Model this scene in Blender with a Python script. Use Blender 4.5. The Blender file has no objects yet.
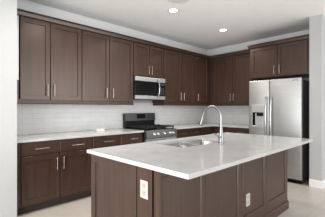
import bpy, bmesh, math, random
from mathutils import Vector, Matrix
S = bpy.context.scene
COL = S.collection

# ------------------------------------------------------------------ camera
cam_d = bpy.data.cameras.new('camera')
cam = bpy.data.objects.new('camera', cam_d)
COL.objects.link(cam)
cam.location = (-5.463, -3.936, 1.292)
cam.rotation_euler = (math.pi/2, 0, 0.7992 - math.pi/2)
cam_d.sensor_fit = 'HORIZONTAL'
cam_d.sensor_width = 36.0
cam_d.lens = 251.1*36/325
cam_d.shift_y = -0.17/325
cam_d.clip_start = 0.02
S.camera = cam

# ------------------------------------------------------------------ world, light, exposure
S.view_settings.view_transform = 'Standard'
S.view_settings.look = 'None'
S.view_settings.gamma = 1.0
S.view_settings.use_curve_mapping = False
S.view_settings.exposure = 0.0
W = bpy.data.worlds.new('world'); S.world = W
W.use_nodes = True
bg = W.node_tree.nodes['Background']
bg.inputs['Color'].default_value = (0.95, 0.98, 1.0, 1)
bg.inputs['Strength'].default_value = 1.05

def area_light(name, loc, target, sx, sy, power, color=(1, 1, 1)):
    d = bpy.data.lights.new(name, 'AREA'); d.shape = 'RECTANGLE'; d.size = sx; d.size_y = sy
    d.energy = power; d.color = color
    o = bpy.data.objects.new(name, d); COL.objects.link(o)
    o.location = loc
    o.rotation_euler = (Vector(target)-Vector(loc)).to_track_quat('-Z', 'Y').to_euler()
    return o
area_light('added_daylight', (-1.3, -7.4, 1.55), (-1.5, 0, 1.55), 4.0, 2.4, 150, (0.96, 0.98, 1.0))  # added, unseen daylight source behind the camera; no window is built
area_light('added_daylight', (-7.3, -3.3, 1.1), (0, -3.0, 1.0), 3.0, 2.1, 195, (0.96, 0.98, 1.0))  # added, unseen fill from the left for the island end; no window is built

# ------------------------------------------------------------------ materials
def mat(name, color, rough=0.5, metal=0.0, spec=0.5, coat=0.0):
    m = bpy.data.materials.new(name); m.use_nodes = True
    b = m.node_tree.nodes['Principled BSDF']
    b.inputs['Base Color'].default_value = (*color, 1)
    b.inputs['Roughness'].default_value = rough
    b.inputs['Metallic'].default_value = metal
    b.inputs['Specular IOR Level'].default_value = spec
    b.inputs['Coat Weight'].default_value = coat
    return m
def N(m, t): return m.node_tree.nodes.new(t)
def L(m, a, b): m.node_tree.links.new(a, b)
def noise_mix(m, c1, c2, scale, detail=4, coords=None, bump=0.0, rough=None, sharp=(0.35, 0.65)):
    tc = N(m, 'ShaderNodeTexCoord'); mp = N(m, 'ShaderNodeMapping')
    geo = N(m, 'ShaderNodeNewGeometry')
    L(m, geo.outputs['Position'], mp.inputs['Vector'])
    mp.inputs['Scale'].default_value = scale
    nz = N(m, 'ShaderNodeTexNoise'); nz.inputs['Scale'].default_value = 1.0; nz.inputs['Detail'].default_value = detail
    L(m, mp.outputs[0], nz.inputs['Vector'])
    cr = N(m, 'ShaderNodeValToRGB')
    cr.color_ramp.elements[0].position = sharp[0]; cr.color_ramp.elements[1].position = sharp[1]
    cr.color_ramp.elements[0].color = (*c1, 1); cr.color_ramp.elements[1].color = (*c2, 1)
    L(m, nz.outputs['Fac'], cr.inputs[0])
    b = m.node_tree.nodes['Principled BSDF']
    L(m, cr.outputs[0], b.inputs['Base Color'])
    if bump:
        bp = N(m, 'ShaderNodeBump'); bp.inputs['Strength'].default_value = bump; bp.inputs['Distance'].default_value = 0.002
        L(m, nz.outputs['Fac'], bp.inputs['Height']); L(m, bp.outputs[0], b.inputs['Normal'])
    return nz

M = {}
M['wood'] = mat('stained_wood', (0.06, 0.04, 0.03), 0.30, 0, 0.6)
M['wood'].node_tree.nodes['Principled BSDF'].inputs['Specular Tint'].default_value = (1.0, 0.89, 0.81, 1)
noise_mix(M['wood'], (0.032, 0.0160, 0.0105), (0.050, 0.0262, 0.018), (26, 26, 1.6), 5, bump=0.04)
M['wood_in'] = mat('darkened_wood', (0.03, 0.019, 0.015), 0.5)  # darker brown for the crown edge and for shade put into the toe kicks
M['wall'] = mat('wall_paint', (0.78, 0.77, 0.745), 0.75)
noise_mix(M['wall'], (0.412, 0.410, 0.405), (0.418, 0.416, 0.411), (30, 30, 30), 3)
M['trim'] = mat('trim_paint', (0.74, 0.735, 0.725), 0.45)
M['ceil'] = mat('ceiling_paint', (0.76, 0.75, 0.73), 0.9)
noise_mix(M['ceil'], (0.87, 0.865, 0.855), (0.89, 0.885, 0.875), (40, 40, 40), 3)
M['quartz'] = mat('white_quartz', (0.74, 0.735, 0.72), 0.16)
noise_mix(M['quartz'], (0.41, 0.406, 0.398), (0.46, 0.456, 0.448), (7, 7, 7), 8, sharp=(0.3, 0.6))
M['steel'] = mat('brushed_steel', (0.7, 0.7, 0.69), 0.48, 1.0)
noise_mix(M['steel'], (0.42, 0.42, 0.412), (0.47, 0.47, 0.462), (3, 3, 160), 3)
M['nickel'] = mat('brushed_nickel', (0.40, 0.36, 0.325), 0.30, 1.0)
M['chrome'] = mat('polished_steel', (0.46, 0.46, 0.455), 0.22, 1.0)
M['sinksteel'] = mat('sink_steel', (0.62, 0.62, 0.61), 0.24, 1.0)
M['faucet'] = mat('faucet_steel', (0.27, 0.27, 0.265), 0.33, 1.0)
M['black'] = mat('black_enamel', (0.008, 0.008, 0.009), 0.3, 0, 0.2)
M['iron'] = mat('cast_iron', (0.009, 0.009, 0.009), 0.6, 0, 0.25)
M['glass'] = mat('black_glass', (0.006, 0.006, 0.007), 0.12, 0, 0.12)
M['dgrey'] = mat('dark_grey_metal', (0.10, 0.10, 0.10), 0.45, 0.2)
M['gapgrey'] = mat('dark_plastic', (0.03, 0.03, 0.032), 0.5)
M['plate'] = mat('white_plastic', (0.43, 0.385, 0.352), 0.45)
M['socket'] = mat('outlet_face', (0.35, 0.305, 0.28), 0.45)
M['card'] = mat('white_card', (0.62, 0.62, 0.61), 0.5)
M['slot'] = mat('outlet_slot', (0.12, 0.11, 0.10), 0.6)
M['silverplastic'] = mat('silver_plastic', (0.5, 0.5, 0.5), 0.35, 0.6)
M['blacksteel'] = mat('dark_stainless', (0.12, 0.12, 0.12), 0.35, 1.0)
M['knob'] = mat('bright_steel', (0.85, 0.85, 0.84), 0.25, 1.0)
M['panelsteel'] = mat('satin_steel', (0.20, 0.20, 0.198), 0.38, 1.0)
M['lamp'] = mat('lamp_lens', (1, 1, 1), 0.5)
b = M['lamp'].node_tree.nodes['Principled BSDF']
b.inputs['Emission Color'].default_value = (1, 0.96, 0.9, 1); b.inputs['Emission Strength'].default_value = 6.0

def brick(name, c1, c2, cm, w, h, mortar, axes, rough, offs=0.5, bump=0.3, shift=(0, 0)):
    m = mat(name, c1, rough)
    geo = N(m, 'ShaderNodeNewGeometry'); sp = N(m, 'ShaderNodeSeparateXYZ'); cb = N(m, 'ShaderNodeCombineXYZ')
    L(m, geo.outputs['Position'], sp.inputs[0])
    for i, a in enumerate(axes):
        ad = N(m, 'ShaderNodeMath'); ad.operation = 'ADD'; ad.inputs[1].default_value = shift[i]
        L(m, sp.outputs[a], ad.inputs[0]); L(m, ad.outputs[0], cb.inputs[i])
    br = N(m, 'ShaderNodeTexBrick'); br.offset = offs
    L(m, cb.outputs[0], br.inputs['Vector'])
    br.inputs['Scale'].default_value = 1.0; br.inputs['Brick Width'].default_value = w; br.inputs['Row Height'].default_value = h
    br.inputs['Mortar Size'].default_value = mortar; br.inputs['Mortar Smooth'].default_value = 0.2
    br.inputs['Color1'].default_value = (*c1, 1); br.inputs['Color2'].default_value = (*c2, 1); br.inputs['Mortar'].default_value = (*cm, 1)
    bs = m.node_tree.nodes['Principled BSDF']
    nz = N(m, 'ShaderNodeTexNoise'); nz.inputs['Scale'].default_value = 6.0; nz.inputs['Detail'].default_value = 6
    L(m, geo.outputs['Position'], nz.inputs['Vector'])
    mx = N(m, 'ShaderNodeMixRGB'); mx.blend_type = 'SOFT_LIGHT'; mx.inputs[0].default_value = 0.25
    L(m, br.outputs['Color'], mx.inputs[1]); L(m, nz.outputs['Fac'], mx.inputs[2])
    L(m, mx.outputs[0], bs.inputs['Base Color'])
    bp = N(m, 'ShaderNodeBump'); bp.inputs['Strength'].default_value = bump; bp.inputs['Distance'].default_value = 0.002; bp.invert = True
    L(m, br.outputs['Fac'], bp.inputs['Height']); L(m, bp.outputs[0], bs.inputs['Normal'])
    return m
M['tileA'] = brick('white_subway_tile', (0.66, 0.655, 0.645), (0.635, 0.63, 0.62), (0.55, 0.545, 0.538), 0.305, 0.076, 0.003, ('X', 'Z'), 0.3, shift=(0, -0.914))
M['tileB'] = brick('white_subway_tile_side', (0.66, 0.655, 0.645), (0.635, 0.63, 0.62), (0.55, 0.545, 0.538), 0.305, 0.076, 0.003, ('Y', 'Z'), 0.3, shift=(0, -0.914))
M['floor'] = brick('beige_floor_tile', (0.47, 0.43, 0.387), (0.44, 0.40, 0.36), (0.37, 0.336, 0.30), 0.61, 0.30, 0.004, ('X', 'Y'), 0.33, bump=0.15, shift=(0.1, 2.69+0.3))

# ------------------------------------------------------------------ mesh helpers
class MB:
    """collects shapes into one bmesh; (a, d, z) frames: 'A' faces -Y (a = x, d = distance from back wall),
    'B' faces -X (a = distance from the back wall, d = distance from the right wall)"""
    def __init__(s, frame='W'): s.bm = bmesh.new(); s.f = frame
    def m(s, p):
        if s.f == 'A': return Vector((p[0], -p[1], p[2]))
        if s.f == 'B': return Vector((-p[1], -p[0], p[2]))
        return Vector(p)
    def box(s, lo, hi, bev=0.0, seg=1):
        vs = []
        for i in range(8):
            vs.append(s.bm.verts.new(s.m([hi[k] if (i >> k) & 1 else lo[k] for k in range(3)])))
        fs = []
        for q in ((0, 2, 3, 1), (4, 5, 7, 6), (0, 1, 5, 4), (2, 6, 7, 3), (0, 4, 6, 2), (1, 3, 7, 5)):
            fs.append(s.bm.faces.new([vs[i] for i in q]))
        if bev > 0:
            es = list({e for f in fs for e in f.edges})
            bmesh.ops.bevel(s.bm, geom=es, offset=bev, segments=seg, affect='EDGES', profile=0.5)
        return s
    def prism(s, prof, t0, t1, place):
        """prof: list of 2-D points; place(p, t) gives a frame point"""
        a = [s.bm.verts.new(s.m(place(p, t0))) for p in prof]
        b_ = [s.bm.verts.new(s.m(place(p, t1))) for p in prof]
        n = len(prof)
        s.bm.faces.new(a); s.bm.faces.new(b_[::-1])
        for i in range(n): s.bm.faces.new((a[i], b_[i], b_[(i+1) % n], a[(i+1) % n]))
        return s
    def sweep(s, prof, path):
        """prof: list of (out, z) ; path: list of frame-W points + outward dir (mitred)"""
        rings = []
        for (x, y, ox, oy) in path:
            rings.append([s.bm.verts.new(Vector((x+ox*o, y+oy*o, z))) for (o, z) in prof])
        n = len(prof)
        for r0, r1 in zip(rings[:-1], rings[1:]):
            for i in range(n): s.bm.faces.new((r0[i], r1[i], r1[(i+1) % n], r0[(i+1) % n]))
        s.bm.faces.new(rings[0]); s.bm.faces.new(rings[-1][::-1])
        return s
    def tube(s, pts, r, n=10, cap=True):
        pts = [Vector(s.m(p)) for p in pts]
        rs = r if isinstance(r, (list, tuple)) else [r]*len(pts)
        rings = []; up = None
        for i, p in enumerate(pts):
            t = (pts[min(i+1, len(pts)-1)] - pts[max(i-1, 0)]).normalized()
            if up is None:
                up = Vector((0, 0, 1)) if abs(t.z) < 0.9 else Vector((1, 0, 0))
            x = up - t*up.dot(t); x.normalize(); y = t.cross(x); up = x
            rings.append([s.bm.verts.new(p + (x*math.cos(2*math.pi*k/n) + y*math.sin(2*math.pi*k/n))*rs[i]) for k in range(n)])
        for r0, r1 in zip(rings[:-1], rings[1:]):
            for k in range(n): s.bm.faces.new((r0[k], r0[(k+1) % n], r1[(k+1) % n], r1[k]))
        if cap:
            s.bm.faces.new(rings[0][::-1]); s.bm.faces.new(rings[-1])
        return s
    def lathe(s, prof, c, n=32, cap=True):
        """prof: (radius, z) about vertical axis at c"""
        rings = [[s.bm.verts.new(Vector((c[0]+r*math.cos(2*math.pi*k/n), c[1]+r*math.sin(2*math.pi*k/n), c[2]+z))) for k in range(n)] for r, z in prof]
        for r0, r1 in zip(rings[:-1], rings[1:]):
            for k in range(n): s.bm.faces.new((r0[k], r0[(k+1) % n], r1[(k+1) % n], r1[k]))
        if cap:
            s.bm.faces.new(rings[0][::-1]); s.bm.faces.new(rings[-1])
        return s
    def shaker(s, a0, a1, z0, z1, d0, t=0.02, rail=0.057, depth=0.012, bev=0.003, bottom=None, top=None):
        """five-piece door: frame with a recessed flat panel, front at d0+t"""
        bt = rail if bottom is None else bottom; tp = rail if top is None else top
        def rect(ia, ib, it, d): return [s.bm.verts.new(s.m(p)) for p in ((a0+ia, d, z0+ib), (a1-ia, d, z0+ib), (a1-ia, d, z1-it), (a0+ia, d, z1-it))]
        e = 0.0015
        R = [rect(0, 0, 0, d0), rect(0, 0, 0, d0+t-e), rect(e, e, e, d0+t), rect(rail, bt, tp, d0+t), rect(rail+bev, bt+bev, tp+bev, d0+t-depth)]
        for r0, r1 in zip(R[:-1], R[1:]):
            for k in range(4): s.bm.faces.new((r0[k], r0[(k+1) % 4], r1[(k+1) % 4], r1[k]))
        s.bm.faces.new(R[0][::-1]); s.bm.faces.new(R[-1])
        return s
    def build(s, name, m, parent=None, smooth=False):
        bmesh.ops.recalc_face_normals(s.bm, faces=s.bm.faces[:])
        vs = [v.co for v in s.bm.verts]
        c = Vector([(min(v[k] for v in vs)+max(v[k] for v in vs))/2 for k in range(3)])
        for v in s.bm.verts: v.co -= c
        me = bpy.data.meshes.new(name); s.bm.to_mesh(me); s.bm.free()
        if smooth:
            for p in me.polygons: p.use_smooth = True
            try: me.set_sharp_from_angle(angle=math.radians(40))
            except Exception: pass
        me.materials.append(m)
        o = bpy.data.objects.new(name, me); COL.objects.link(o)
        o['_c'] = list(c)
        if parent is not None:
            o.parent = parent; o.location = c - Vector(parent['_c'])
        else: o.location = c
        return o
def thing(name, label, cat, loc, group=None):
    o = bpy.data.objects.new(name, None); COL.objects.link(o); o.location = loc; o['_c'] = list(loc)
    o.empty_display_size = 0.1
    o['label'] = label; o['category'] = cat
    if group: o['group'] = group
    return o
def tag(o, label, cat, group=None):
    o['label'] = label; o['category'] = cat
    if group: o['group'] = group
    return o
def structure(o): o['kind'] = 'structure'; return o

def holed_slab(outer, holes, z0, z1, bev=0.003):
    bm = bmesh.new()
    loops = []
    for lp in [outer]+holes:
        loops.append([bm.verts.new((x, y, z1)) for x, y in lp])
    es = []
    for lp in loops:
        for i in range(len(lp)): es.append(bm.edges.new((lp[i], lp[(i+1) % len(lp)])))
    r = bmesh.ops.triangle_fill(bm, use_beauty=True, use_dissolve=False, edges=es)
    top = [f for f in r['geom'] if isinstance(f, bmesh.types.BMFace)]
    ex = bmesh.ops.extrude_face_region(bm, geom=top)
    for v in [g for g in ex['geom'] if isinstance(g, bmesh.types.BMVert)]: v.co.z = z0
    mb = MB(); mb.bm.free(); mb.bm = bm
    return mb
def rrect(x0, y0, x1, y1, r, n=5):
    pts = []
    for cx, cy, a in ((x1-r, y1-r, 0), (x0+r, y1-r, 90), (x0+r, y0+r, 180), (x1-r, y0+r, 270)):
        for k in range(n+1):
            t = math.radians(a+90*k/n); pts.append((cx+r*math.cos(t), cy+r*math.sin(t)))
    return pts

# ------------------------------------------------------------------ room shell
H = 2.81
structure(MB().box((-7.6, -6.6, -0.1), (3.1, 0.15, 0)).build('floor', M['floor']))
structure(MB().box((-9, -9, H), (3.1, 0.15, H+0.1)).build('ceiling', M['ceil']))
structure(MB().box((-4.80, 0, 0), (0.15, 0.15, H)).build('wall_back', M['wall']))
structure(MB().box((0, -2.6465, 0), (0.15, 0, H)).build('wall_right', M['wall']))
structure(MB().box((-9.0, -0.72, 0), (-4.654, 0.0, H)).build('wall_left', M['wall']))
structure(MB().box((-0.804, -2.83, 0), (3.0, -2.647, H)).build('wall_front', M['wall']))
structure(MB().box((3.0, -7.0, 0), (3.1, -2.647, H)).build('wall_far_right', M['wall']))
# crown trim where walls meet the ceiling, and cabinet-height fascia above the wall units
cp = [(0, H-0.145), (0.012, H-0.145), (0.02, H-0.12), (0.05, H-0.030), (0.062, H-0.012), (0.062, H-0.0005), (0, H-0.0005)]
structure(MB().sweep(cp, [(-4.653, -0.0005, 0, -1), (-0.0005, -0.0005, -1, -1), (-0.0005, -2.646, -1, 0)]).build('trim_1', M['trim']))
bp = [(0, 0.0005), (0.014, 0.0005), (0.014, 0.10), (0.008, 0.118), (0, 0.12)]
structure(MB().sweep(bp, [(2.99, -2.8305, 0, -1), (-0.8045, -2.8305, -1, -1), (-0.8045, -2.6465, -1, 0)]).build('baseboard_front', M['trim']))
structure(MB().box((-4.65, -0.009, 0.9145), (-0.0005, -0.0005, 1.40)).build('trim_2', M['tileA']))
structure(MB().box((-0.009, -1.60, 0.9145), (-0.0005, -0.0095, 1.40)).build('trim_3', M['tileB']))

# ------------------------------------------------------------------ cabinets
def bar_pull(parent, frame, a, z, d, length, vertical, label=None):
    mb = MB(frame); h = length/2; off = 0.03; r = 0.0052
    if vertical:
        mb.tube([(a, d+off, z-h), (a, d+off, z+h)], r, 10)
        for s_ in (-1, 1): mb.tube([(a, d-0.0005, z+s_*h*0.72), (a, d+off, z+s_*h*0.72)], r*0.8, 8)
    else:
        mb.tube([(a-h, d+off, z), (a+h, d+off, z)], r, 10)
        for s_ in (-1, 1): mb.tube([(a+s_*h*0.72, d-0.0005, z), (a+s_*h*0.72, d+off, z)], r*0.8, 8)
    o = mb.build('handle', M['nickel'], parent, True)
    return o
def door(parent, frame, a0, a1, z0, z1, d, hand=None, hz=None, hl=0.165):
    o = MB(frame).shaker(a0+0.005, a1-0.005, z0, z1, d).build('door', M['wood'], parent)
    if hand is not None: bar_pull(o, frame, hand, hz, d+0.02, hl, True)
    return o
def drawer(parent, frame, a0, a1, z0, z1, d, ha, hl=0.17):
    o = MB(frame).box((a0+0.002, d, z0), (a1-0.002, d+0.02, z1), 0.002).build('drawer', M['wood'], parent)
    bar_pull(o, frame, ha, (z0+z1)/2, d+0.02, hl, False)
    return o
UB, UT = 1.400, 2.490      # wall unit carcass
def carcass(frame, a0, a1, zb, zt, depth, splits, z_split=None):
    """box with a narrow open slot behind each gap between a pair of doors"""
    mb = MB(frame).box((a0+0.0005, 0.0005, zb), (a1-0.0005, depth-0.07, zt), 0.0)
    zs = zt if z_split is None else z_split
    e = [a0+0.0005]+[v for c in splits for v in (c-0.007, c+0.007)]+[a1-0.0005]
    for k in range(0, len(e), 2): mb.box((e[k], depth-0.07, zb+0.012), (e[k+1], depth, zs-0.012))
    mb.box((a0+0.0005, depth-0.07, zs-0.012), (a1-0.0005, depth, zt)); mb.box((a0+0.0005, depth-0.07, zb), (a1-0.0005, depth, zb+0.012))
    return mb
def wall_cabinet(label, frame, a0, a1, doors, zb=UB, zt=UT, depth=0.33, zd0=None, hz=1.542, zd1=None, hl=0.165, group='brown shaker wall cabinets', extra=[]):
    t = thing('wall_cabinet', label, 'cabinet', MB(frame).m(((a0+a1)/2, 0, zb)), group)
    carcass(frame, a0, a1, zb, zt, depth, sorted(extra+[d[1] for d in doors[:-1]])).build('carcass', M['wood'], t)
    for (d0, d1, hx) in doors:
        door(t, frame, d0, d1, zd0 if zd0 else zb+0.010, zd1 if zd1 else zt-0.012, depth+0.0003, hx, hz, hl)
    return t
c1 = wall_cabinet('tall two-door brown wall cabinet at the far left, against the white wall', 'A', -4.653, -3.68, [(-4.528, -4.147, -4.189), (-4.147, -3.682, -4.097)], extra=[-4.531])
MB('A').box((-4.562, 0.3305, 1.655), (-4.541, 0.350, 2.478), 0.004).build('filler_strip', M['trim'], c1)['label'] = 'thin white strip at left edge'
wall_cabinet('tall two-door brown wall cabinet just left of the microwave', 'A', -3.68, -2.699, [(-3.678, -3.197, -3.257), (-3.197, -2.702, -3.137)])
wall_cabinet('short two-door brown wall cabinet above the microwave', 'A', -2.699, -1.934, [(-2.697, -2.313, -2.349), (-2.313, -1.936, -2.273)], zb=1.885, hz=2.012)
wall_cabinet('tall two-door brown wall cabinet just right of the microwave', 'A', -1.934, -0.945, [(-1.930, -1.400, -1.446), (-1.400, -0.948, -1.346)])
wall_cabinet('single-door brown wall cabinet on the back wall beside the corner', 'A', -0.945, -0.352, [(-0.942, -0.435, -0.853)])
wall_cabinet('two-door brown wall cabinet between the corner and the fridge', 'B', 0.0005, 1.52, [(0.43, 0.953, 0.915), (0.953, 1.515, 0.992)])
fc = wall_cabinet('deep two-door brown cabinet above the fridge', 'B', 1.523, 2.644, [(1.555, 2.068, 2.020), (2.068, 2.585, 2.116)], zb=1.885, depth=0.645, hz=2.018)

# crown on top of the wall units
def cornice(label, path):
    pr = [(-0.03, 2.4905), (0.016, 2.4905), (0.018, 2.500), (0.024, 2.530), (0.024, 2.5375), (-0.03, 2.5375)]
    c = tag(MB().sweep(pr, path).build('cornice', M['wood']), label, 'moulding', 'brown crown mouldings')
    MB().sweep([(-0.03, 2.538), (0.026, 2.538), (0.036, 2.543), (0.036, 2.556), (-0.03, 2.556)], path).build('top_fillet', M['wood_in'], c)['label'] = 'dark top edge'  # top strip is darker brown than the crown below it
def sw(d): return d
cornice('long brown crown moulding along the top of the corner run of wall cabinets', [(-4.653, -0.352, 0, -1), (-0.352, -0.352, -1, -1), (-0.352, -1.521, -1, 0)])
cornice('short brown crown moulding on top of the cabinet over the fridge', [(-0.352, -1.523, 0, 1), (-0.667, -1.523, -1, 1), (-0.667, -2.644, -1, 0)])
# light rails under the wall units
def light_rail(label, path):
    pr = [(-0.02, 1.3505), (0.012, 1.3505), (0.014, 1.36), (0.010, 1.3965), (-0.02, 1.3995)]
    tag(MB().sweep(pr, path).build('light_rail', M['wood']), label, 'moulding', 'brown light rails')
light_rail('brown light rail under the wall cabinets left of the microwave', [(-4.653, -0.345, 0, -1), (-2.70, -0.345, 0, -1)])
light_rail('brown light rail under the wall cabinets from the microwave round the corner to the fridge', [(-1.915, -0.012, -1, 0), (-1.915, -0.345, -1, -1), (-0.345, -0.345, -1, -1), (-0.345, -1.52, -1, 0)])

def base_cabinet(label, frame, a0, a1, drawers, doors, end=None):
    t = thing('base_cabinet', label, 'cabinet', MB(frame).m(((a0+a1)/2, 0.3, 0)), 'brown shaker base cabinets')
    carcass(frame, a0, a1, 0.10, 0.8835, 0.60, [d[1] for d in doors[:-1]], 0.72).build('carcass', M['wood'], t)
    MB(frame).box((a0+0.0005, 0.3, 0.0005), (a1-0.0005, 0.545, 0.1)).build('toe_kick', M['wood_in'], t)  # shade of the recess is put into the darker wood colour
    for d0, d1, hx in drawers: drawer(t, frame, d0, d1, 0.718, 0.866, 0.6003, hx)
    for d0, d1, hx in doors: door(t, frame, d0, d1, 0.125, 0.700, 0.6003, hx, 0.575)
    return t
base_cabinet('brown base cabinet with two drawers and two doors at the far left', 'A', -4.653, -3.645, [(-4.585, -4.119, -4.352), (-4.119, -3.65, -3.88)], [(-4.585, -4.119, -4.166), (-4.119, -3.65, -4.08)])
base_cabinet('brown base cabinet with drawers just left of the range', 'A', -3.645, -2.702, [(-3.64, -3.155, -3.39), (-3.155, -2.71, -2.91)], [(-3.64, -3.155, -3.20), (-3.155, -2.71, -3.11)])
base_cabinet('brown base cabinet with two drawers just right of the range', 'A', -1.932, -1.088, [(-1.925, -1.46, -1.66), (-1.46, -1.092, -1.275)], [(-1.925, -1.46, -1.51), (-1.46, -1.092, -1.42)])
base_cabinet('brown base cabinet with one drawer beside the corner on the back wall', 'A', -1.088, -0.605, [(-1.085, -0.645, -0.82)], [(-1.085, -0.645, -1.03)])
base_cabinet('brown base cabinet between the corner and the fridge', 'B', 0.0005, 1.56, [(0.66, 1.11, 0.93), (1.11, 1.555, 1.32)], [(0.66, 1.11, 1.06), (1.11, 1.555, 1.16)])

# worktops on the base cabinets
tag(MB().box((-4.653, -0.65, 0.884), (-2.7015, -0.0005, 0.914), 0.003, 2).build('worktop', M['quartz']), 'white stone worktop left of the range', 'worktop', 'white stone worktops')
lw = [(-1.9325, -0.0005), (-1.9325, -0.65), (-0.65, -0.65), (-0.65, -1.575), (-0.0005, -1.575), (-0.0005, -0.0005)]
mb = MB(); mb.prism(lw, 0.884, 0.914, lambda p, t: (p[0], p[1], t))
tag(mb.build('worktop', M['quartz']), 'white stone worktop running from the range round the corner to the fridge', 'worktop', 'white stone worktops')

# ------------------------------------------------------------------ range
def build_range():
    x0, x1 = -2.697, -1.937
    t = thing('gas_range', 'stainless steel gas range with black cooktop between the base cabinets', 'range', ((x0+x1)/2, -0.35, 0))
    MB().box((x0, -0.655, 0.06), (x1, -0.02, 0.895), 0.003).build('body', M['black'], t)
    MB().box((x0+0.02, -0.60, 0.0005), (x1-0.02, -0.04, 0.06)).build('plinth', M['black'], t)
    MB().box((x0, -0.665, 0.895), (x1, -0.02, 0.915), 0.005, 2).build('cooktop', M['black'], t)
    # backguard: black riser with a leaning stainless fascia
    bgd = MB().box((x0+0.004, -0.085, 0.915), (x1-0.004, -0.02, 1.06), 0.004).box((x0, -0.07, 1.05), (x1, -0.018, 1.195), 0.006).build('backguard', M['black'], t)
    mb = MB(); mb.prism([(-0.098, 1.055), (-0.0705, 1.055), (-0.0705, 1.192), (-0.080, 1.198)], x0+0.012, x1, lambda p, s: (s, p[0], p[1]))
    mb.build('fascia', M['blacksteel'], bgd)
    def fp(z, e): return -0.098+0.018*(z-1.055)/0.143-e
    def plate(xa, xb, za, zb, name, m, e=0.003):
        mb = MB(); mb.prism([(fp(za, e), za), (fp(za, -0.004), za), (fp(zb, -0.004), zb), (fp(zb, e), zb)], xa, xb, lambda p, s: (s, p[0], p[1]))
        return mb.build(name, m, bgd)
    plate(-2.415, -2.20, 1.095, 1.180, 'display', M['glass'])
    for k in range(2):
        plate(-2.14+0.10*k, -2.075+0.10*k, 1.085, 1.17, 'touch_panel', M['gapgrey'])
    # burners and grates
    for bx, by, r in ((-2.53, -0.50, 0.05), (-2.53, -0.22, 0.04), (-2.317, -0.36, 0.055), (-2.105, -0.50, 0.045), (-2.105, -0.22, 0.04)):
        MB().lathe([(r, 0), (r, 0.012), (r*0.8, 0.014), (r*0.8, 0.02), (r*0.3, 0.022)], (bx, by, 0.9152), 24).build('burner', M['iron'], t, True)
    for gx0, gx1 in ((x0+0.02, -2.444), (-2.436, -2.198), (-2.19, x1-0.02)):
        mb = MB(); zz = 0.956; r = 0.014
        for yy in (-0.632, -0.36, -0.105): mb.box((gx0, yy-0.010, zz-r), (gx1, yy+0.010, zz+0.006), 0.002)
        for xx in (gx0+0.007, (gx0+gx1)/2, gx1-0.007): mb.box((xx-0.010, -0.645, zz-r), (xx+0.010, -0.092, zz+0.006), 0.002)
        for xx in (gx0+0.008, gx1-0.008):
            for yy in (-0.63, -0.107): mb.box((xx-0.008, yy-0.008, 0.9152), (xx+0.008, yy+0.008, zz), 0.002)
        for yy in (-0.50, -0.23):
            mb.box((gx0, yy-0.008, zz-0.010), (gx1, yy+0.008, zz+0.014), 0.002)
        mb.build('grate', M['iron'], t)
    # control panel with knobs
    mb = MB(); mb.prism([(-0.656, 0.775), (-0.712, 0.775), (-0.700, 0.900), (-0.690, 0.908), (-0.656, 0.908)], x0, x1, lambda p, s: (s, p[0], p[1]))
    cpn = mb.build('control_panel', M['panelsteel'], t)
    for kx in (-2.522, -2.435, -2.277, -2.125, -2.045):
        mb = MB(); y = -0.706
        mb.tube([(kx, y+0.002, 0.84), (kx, y-0.006, 0.8395), (kx, y-0.008, 0.839), (kx, y-0.034, 0.837), (kx, y-0.037, 0.837)], [0.027, 0.027, 0.022, 0.019, 0.016], 20)
        mb.build('knob', M['knob'], cpn, True)
    # oven door and drawer
    od = MB().box((x0+0.003, -0.70, 0.235), (x1-0.003, -0.656, 0.765), 0.006, 2).build('oven_door', M['steel'], t)
    MB().box((x0+0.10, -0.703, 0.33), (x1-0.10, -0.6995, 0.63), 0.001).build('oven_window', M['glass'], od)
    mb = MB(); mb.tube([(x0+0.05, -0.75, 0.715), (x1-0.05, -0.75, 0.715)], 0.011, 12)
    for xx in (x0+0.08, x1-0.08): mb.tube([(xx, -0.6995, 0.715), (xx, -0.75, 0.715)], 0.009, 8)
    mb.build('oven_handle', M['chrome'], od, True)
    MB().box((x0+0.003, -0.69, 0.07), (x1-0.003, -0.656, 0.225), 0.005, 2).build('storage_drawer', M['steel'], t)
build_range()

# ------------------------------------------------------------------ microwave
def build_microwave():
    x0, x1 = -2.694, -1.939; z0, z1 = 1.455, 1.872; f = -0.395
    t = thing('microwave', 'stainless steel over-the-range microwave with black glass door', 'microwave', ((x0+x1)/2, -0.2, z0))
    MB().box((x0, -0.365, z0), (x1, -0.0105, z1+0.010), 0.003).build('body', M['black'], t)
    xd = -2.135
    d = MB().box((x0+0.002, f, z0+0.075), (xd, -0.3655, z1-0.082), 0.003).build('door', M['glass'], t)
    MB().box((x0+0.075, f-0.002, z0+0.115), (xd-0.10, f+0.001, z1-0.125), 0.001).build('window', M['glass'], d)
    MB().box((x0+0.002, f-0.002, z1-0.080), (x1-0.002, -0.3655, z1), 0.005, 2).build('top_band', M['steel'], t)
    MB().box((x0+0.002, f-0.002, z0+0.006), (x1-0.002, -0.3655, z0+0.073), 0.005, 2).build('bottom_band', M['steel'], t)
    # curved handle
    pts = []
    za, zb = z0+0.045, z1-0.030
    for k in range(15):
        s_ = k/14; pts.append((xd-0.012, f-0.006-0.048*math.sin(math.pi*s_)**0.6, za+(zb-za)*s_))
    MB().tube(pts, 0.011, 12).build('handle', M['chrome'], d, True)
    cp_ = MB().box((xd+0.003, f+0.001, z0+0.075), (x1-0.002, -0.3655, z1-0.082), 0.003).build('control_panel', M['glass'], t)
    for r_ in range(4):
        for c_ in range(3):
            bx = xd+0.022+c_*0.052; bz = z0+0.095+r_*0.037
            MB().box((bx, f-0.0008, bz), (bx+0.040, f+0.0012, bz+0.024), 0.0005).build('key', M['gapgrey'], cp_)
    MB().box((xd+0.02, f-0.0008, z1-0.135), (x1-0.02, f+0.0012, z1-0.10), 0.0005).build('display', M['gapgrey'], cp_)
build_microwave()

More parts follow.
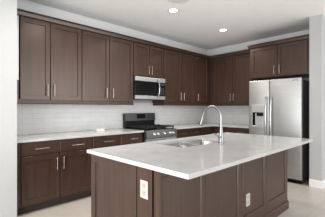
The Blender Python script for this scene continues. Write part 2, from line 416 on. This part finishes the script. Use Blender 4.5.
# ------------------------------------------------------------------ fridge
def build_fridge():
    y0, y1 = -2.540, -1.605; xf = -0.85; ys = -2.003; zt = 1.815
    t = thing('fridge', 'stainless steel side-by-side fridge with ice dispenser beside the white wall', 'fridge', (-0.42, (y0+y1)/2, 0))
    MB().box((-0.77, y0+0.004, 0.03), (-0.03, y1-0.004, 1.785), 0.004).build('body', M['dgrey'], t)
    MB().box((-0.80, y0+0.02, 0.0005), (-0.05, y1-0.02, 0.0295)).build('base', M['black'], t)
    g = MB().box((-0.80, y0+0.008, 0.012), (-0.7705, y1-0.008, 0.068), 0.003)
    g.build('grille', M['black'], t)
    for yy in (y0+0.06, ys, y1-0.06):
        MB().box((-0.83, yy-0.045, 1.7855), (-0.70, yy+0.045, 1.806), 0.006, 2).build('hinge_cover', M['dgrey'], t)
    left = MB().box((xf, ys+0.004, 0.075), (-0.7705, y1, zt), 0.010, 3).build('freezer_door', M['steel'], t, True)
    right = MB().box((xf, y0, 0.075), (-0.7705, ys-0.004, zt), 0.010, 3).build('fridge_door', M['steel'], t, True)
    for yy, d in ((ys+0.048, left), (ys-0.042, right)):
        pts = [(xf+0.0005, yy, 1.50)]
        for k in range(13):
            s_ = k/12; pts.append((xf-0.038-0.022*math.sin(math.pi*s_), yy, 1.50-0.86*s_))
        pts.append((xf+0.0005, yy, 0.64))
        MB().tube(pts, [0.011]+[0.014]*13+[0.011], 12).build('handle', M['chrome'], d, True)
    # ice and water dispenser
    ya, yb = -1.905, -1.668
    dp = MB()
    dp.box((xf-0.006, ya, 0.945), (xf+0.001, ya+0.012, 1.357), 0.002).box((xf-0.006, yb-0.012, 0.945), (xf+0.001, yb, 1.357), 0.002)
    dp.box((xf-0.006, ya+0.012, 0.945), (xf+0.001, yb-0.012, 0.965), 0.002).box((xf-0.007, ya+0.012, 1.215), (xf+0.001, yb-0.012, 1.357), 0.003)
    disp = dp.build('dispenser', M['silverplastic'], left)
    MB().box((xf-0.002, ya+0.012, 0.965), (xf+0.0005, yb-0.012, 1.215)).build('recess', M['glass'], disp)
    MB().box((xf-0.018, ya+0.014, 0.966), (xf-0.0025, yb-0.072, 1.20), 0.006, 2).build('paddle', M['silverplastic'], disp)
    MB().box((xf-0.026, ya+0.014, 1.145), (xf-0.0025, yb-0.10, 1.2145), 0.006, 2).build('spout', M['black'], disp)
    MB().box((xf-0.03, ya+0.01, 0.946), (xf-0.0065, yb-0.01, 0.960), 0.003, 2).build('drip_tray', M['silverplastic'], disp)
    MB().box((xf-0.002, -2.50, 1.765), (xf+0.001, -2.40, 1.788), 0.0008).build('badge', M['chrome'], right)
build_fridge()

# ------------------------------------------------------------------ island
IX0, IX1, IY0, IY1 = -4.33, -2.035, -2.734, -1.835
isl = thing('kitchen_island', 'brown panelled kitchen island under a white stone top', 'island', ((IX0+IX1)/2, (IY0+IY1)/2, 0))
# carcass shell (open inside so the sink bowls hang free)
mb = MB()
mb.box((IX0+0.02, IY0+0.02, 0.0005), (IX1-0.02, IY0+0.04, 0.883))
mb.box((IX0+0.02, IY1-0.04, 0.10), (IX1-0.02, IY1-0.02, 0.883))
for ya, yb in ((IY0+0.04, -2.681), (-2.671, -2.512), (-2.496, IY1-0.04)): mb.box((IX0+0.02, ya, 0.0005), (IX0+0.04, yb, 0.883))
mb.box((IX1-0.04, IY0+0.04, 0.0005), (IX1-0.02, IY1-0.04, 0.883))
mb.box((IX0+0.04, IY0+0.04, 0.10), (IX1-0.04, IY1-0.04, 0.12))
mb.box((IX0+0.06, IY1-0.09, 0.0005), (IX1-0.06, IY1-0.07, 0.10))
mb.build('carcass', M['wood'], isl)
# end panel facing left + post with the outlet
MB('B').shaker(-IY1, 2.496, 0.0005, 0.883, -IX0-0.0195, t=0.0195, rail=0.068, depth=0.009, bottom=0.16).build('end_panel', M['wood'], isl)
MB('B').box((2.512, -IX0-0.0195, 0.0005), (2.671, -IX0+0.004, 0.883), 0.002).build('post', M['wood'], isl)
MB('B').box((2.681, -IX0-0.0195, 0.0005), (2.7335, -IX0-0.006, 0.883), 0.002).build('corner_stile', M['wood'], isl)
# seating side: four recessed panels
def back_panel(a0, a1, l, r):
    mb = MB('A')
    def rect(la, ra, b_, tp, d): return [mb.bm.verts.new(mb.m(p)) for p in ((a0+la, d, b_), (a1-ra, d, b_), (a1-ra, d, tp), (a0+la, d, tp))]
    D = -IY0
    R = [rect(0, 0, 0.0005, 0.883, D-0.0195), rect(0, 0, 0.0005, 0.883, D-0.001), rect(0.001, 0.001, 0.0015, 0.882, D), rect(l, r, 0.215, 0.835, D),
         rect(l+0.010, r+0.010, 0.225, 0.825, D-0.004), rect(l+0.014, r+0.014, 0.229, 0.821, D-0.013)]
    for r0, r1 in zip(R[:-1], R[1:]):
        for k in range(4): mb.bm.faces.new((r0[k], r0[(k+1) % 4], r1[(k+1) % 4], r1[k]))
    mb.bm.faces.new(R[0][::-1]); mb.bm.faces.new(R[-1])
    return mb.build('back_panel', M['wood'], isl)
for a0, a1, l, r in ((IX0+0.007, -3.809, 0.02, 0.042), (-3.806, -3.238, 0.042, 0.040), (-3.235, -2.671, 0.04, 0.042), (-2.668, IX1, 0.042, 0.06)):
    back_panel(a0, a1, l, r)
MB().box((IX1-0.0195, IY0+0.020, 0.0005), (IX1, IY1, 0.883), 0.002).build('side_panel', M['wood'], isl)
mb = MB(); mb.sweep([(0.0003, 0.0005), (0.012, 0.0005), (0.012, 0.085), (0.006, 0.10), (0.0003, 0.102)], [(IX0+0.003, IY0, 0, -1), (IX1, IY0, 1, -1), (IX1, IY1, 1, 0)])
mb.build('base_moulding', M['wood'], isl)
# doors on the cooking side
xs = [IX0+0.03+k*(IX1-IX0-0.06)/5 for k in range(6)]
for k in range(5):
    mb = MB(); mb.f = 'N'
    mb.m = lambda p: Vector((p[0], p[1], p[2]))
    mb.shaker(xs[k]+0.002, xs[k+1]-0.002, 0.125, 0.868, IY1-0.0195)
    mb.build('door', M['wood'], isl)

# island top with a cut-out for the sink
SX0, SX1, SY0, SY1 = -3.64, -2.80, -2.355, -1.93
top = holed_slab([(-4.355, -3.010), (-1.975, -3.010), (-1.975, -1.800), (-4.355, -1.800)], [rrect(SX0, SY0, SX1, SY1, 0.05)], 0.884, 0.914).build('worktop', M['quartz'])
tag(top, 'large white stone island top with the sink cut into it', 'worktop', 'white stone worktops')

# sink
sk = thing('sink', 'stainless steel double-bowl sink set into the island top', 'sink', ((SX0+SX1)/2, (SY0+SY1)/2, 0.70))
def bowl(x0, y0, x1, y1, zt, zb):
    bm = bmesh.new()
    rings = []
    for ins, z, r in ((-0.02, zt, 0.06), (0.0, zt, 0.05), (0.004, zb+0.03, 0.046), (0.03, zb, 0.03)):
        rings.append([bm.verts.new((x, y, z)) for x, y in rrect(x0+ins, y0+ins, x1-ins, y1-ins, r)])
    n = len(rings[0])
    for r0, r1 in zip(rings[:-1], rings[1:]):
        for k in range(n): bm.faces.new((r0[k], r0[(k+1) % n], r1[(k+1) % n], r1[k]))
    bm.faces.new(rings[-1])
    mb = MB(); mb.bm.free(); mb.bm = bm
    return mb
xm = -3.225
for xa, xb in ((SX0+0.004, xm-0.022), (xm+0.022, SX1-0.004)):
    b_ = bowl(xa, SY0+0.004, xb, SY1-0.004, 0.8825, 0.70).build('bowl', M['sinksteel'], sk, True)
    md = b_.modifiers.new('thick', 'SOLIDIFY'); md.thickness = 0.0015; md.offset = 0
    MB().lathe([(0.042, 0), (0.042, 0.003), (0.03, 0.004), (0.025, 0.001)], ((xa+xb)/2, (SY0+SY1)/2, 0.7012), 24).build('drain', M['chrome'], b_, True)

# faucet
fx, fy = -3.131, -2.44
fa = thing('faucet', 'tall brushed steel gooseneck faucet behind the island sink', 'faucet', (fx, fy, 0.9142))
MB().lathe([(0.032, 0), (0.032, 0.006), (0.027, 0.012), (0.025, 0.03), (0.0245, 0.075), (0.021, 0.11), (0.0165, 0.15), (0.0145, 0.17)], (fx, fy, 0.9142), 24).build('base', M['faucet'], fa, True)
pts = [(fx, fy, 1.08), (fx, fy, 1.14), (fx, fy, 1.20)]
R_ = 0.118; zc = 1.195
for k in range(1, 15):
    a = math.pi*k/14*0.97
    pts.append((fx, fy+R_-R_*math.cos(a), zc+R_*math.sin(a)))
lx = pts[-1]
pts.append((fx, lx[1]+0.006, lx[2]-0.02))
MB().tube(pts, 0.0145, 14).build('spout', M['faucet'], fa, True)
hx = Vector(pts[-1])
dr = Vector((0, 0.32, -1)).normalized()
hd = MB().tube([hx-dr*0.004, hx+dr*0.01, hx+dr*0.03, hx+dr*0.085], [0.0155, 0.017, 0.019, 0.0235], 16).build('spray_head', M['faucet'], fa, True)
MB().tube([hx+dr*0.0852, hx+dr*0.092], [0.0195, 0.018], 16).build('nozzle', M['gapgrey'], hd, True)
MB().tube([(fx-0.018, fy, 0.985), (fx-0.045, fy, 0.99), (fx-0.052, fy, 0.992)], [0.015, 0.014, 0.011], 12).tube([(fx-0.047, fy, 0.99), (fx-0.075, fy+0.02, 1.015), (fx-0.105, fy+0.04, 1.03)], [0.008, 0.006, 0.005], 10).build('lever', M['faucet'], fa, True)

# outlets on the island
def outlet(label, frame, a, z, d):
    t = thing('power_outlet', label, 'outlet', MB(frame).m((a, d, z)), 'white island outlets')
    MB(frame).box((a-0.04, d+0.0003, z-0.062), (a+0.04, d+0.006, z+0.062), 0.002, 2).build('cover_plate', M['plate'], t)
    for dz in (-0.026, 0.026):
        s_ = MB(frame).box((a-0.017, d+0.0055, z+dz-0.014), (a+0.017, d+0.008, z+dz+0.014), 0.003).build('socket', M['socket'], t)
        for da in (-0.006, 0.006):
            MB(frame).box((a+da-0.0015, d+0.0075, z+dz-0.002), (a+da+0.0015, d+0.0085, z+dz+0.007)).build('slot', M['slot'], s_)
outlet('white outlet on the post at the near end of the island', 'B', 2.595, 0.728, -IX0+0.004)
outlet('white outlet low on the long panelled side of the island', 'A', -3.083, 0.372, -IY0-0.013)

# small white block on the left worktop
tag(MB().box((-3.40, -0.30, 0.9143), (-3.26, -0.27, 0.955), 0.004, 2).build('small_block', M['card']), 'small low white block on the worktop left of the range', 'block')

# ------------------------------------------------------------------ ceiling fittings
def can_light(x, y, label):
    t = thing('recessed_light', label, 'ceiling light', (x, y, H), 'recessed ceiling lights')
    MB().lathe([(0.062, -0.001), (0.066, -0.008), (0.088, -0.006), (0.094, -0.0005)], (x, y, H), 36, False).build('trim_ring', M['trim'], t, True)
    MB().lathe([(0.061, -0.0045), (0.061, -0.0005)], (x, y, H), 32).build('lens', M['lamp'], t, True)
    d = bpy.data.lights.new('can_light', 'AREA'); d.shape = 'DISK'; d.size = 0.11; d.energy = 18; d.color = (1, 0.94, 0.86)
    d.spread = math.radians(140)
    o = bpy.data.objects.new('lamp_light', d); COL.objects.link(o); o.location = (x, y, H-0.012)
can_light(-2.63, -1.267, 'recessed round ceiling light nearer the camera, beside the round vent')
can_light(-1.229, -1.267, 'recessed round ceiling light farther from the camera, toward the corner')
can_light(-4.03, -1.267, 'recessed round ceiling light above the left cabinets, outside the photo')
vt = thing('ceiling_vent', 'round white ceiling vent at the top edge beside a recessed light', 'vent', (-2.87, -1.585, H))
MB().lathe([(0.150, -0.0005), (0.150, -0.006), (0.135, -0.012), (0.120, -0.006), (0.120, -0.0005)], (-2.87, -1.585, H), 40, False).build('outer_ring', M['trim'], vt, True)
MB().lathe([(0.100, -0.003), (0.095, -0.016), (0.080, -0.020), (0.02, -0.022), (0.0, -0.022)], (-2.87, -1.585, H), 40, False).build('centre_cone', M['trim'], vt, True)

for o in bpy.data.objects:
    if '_c' in o: del o['_c']
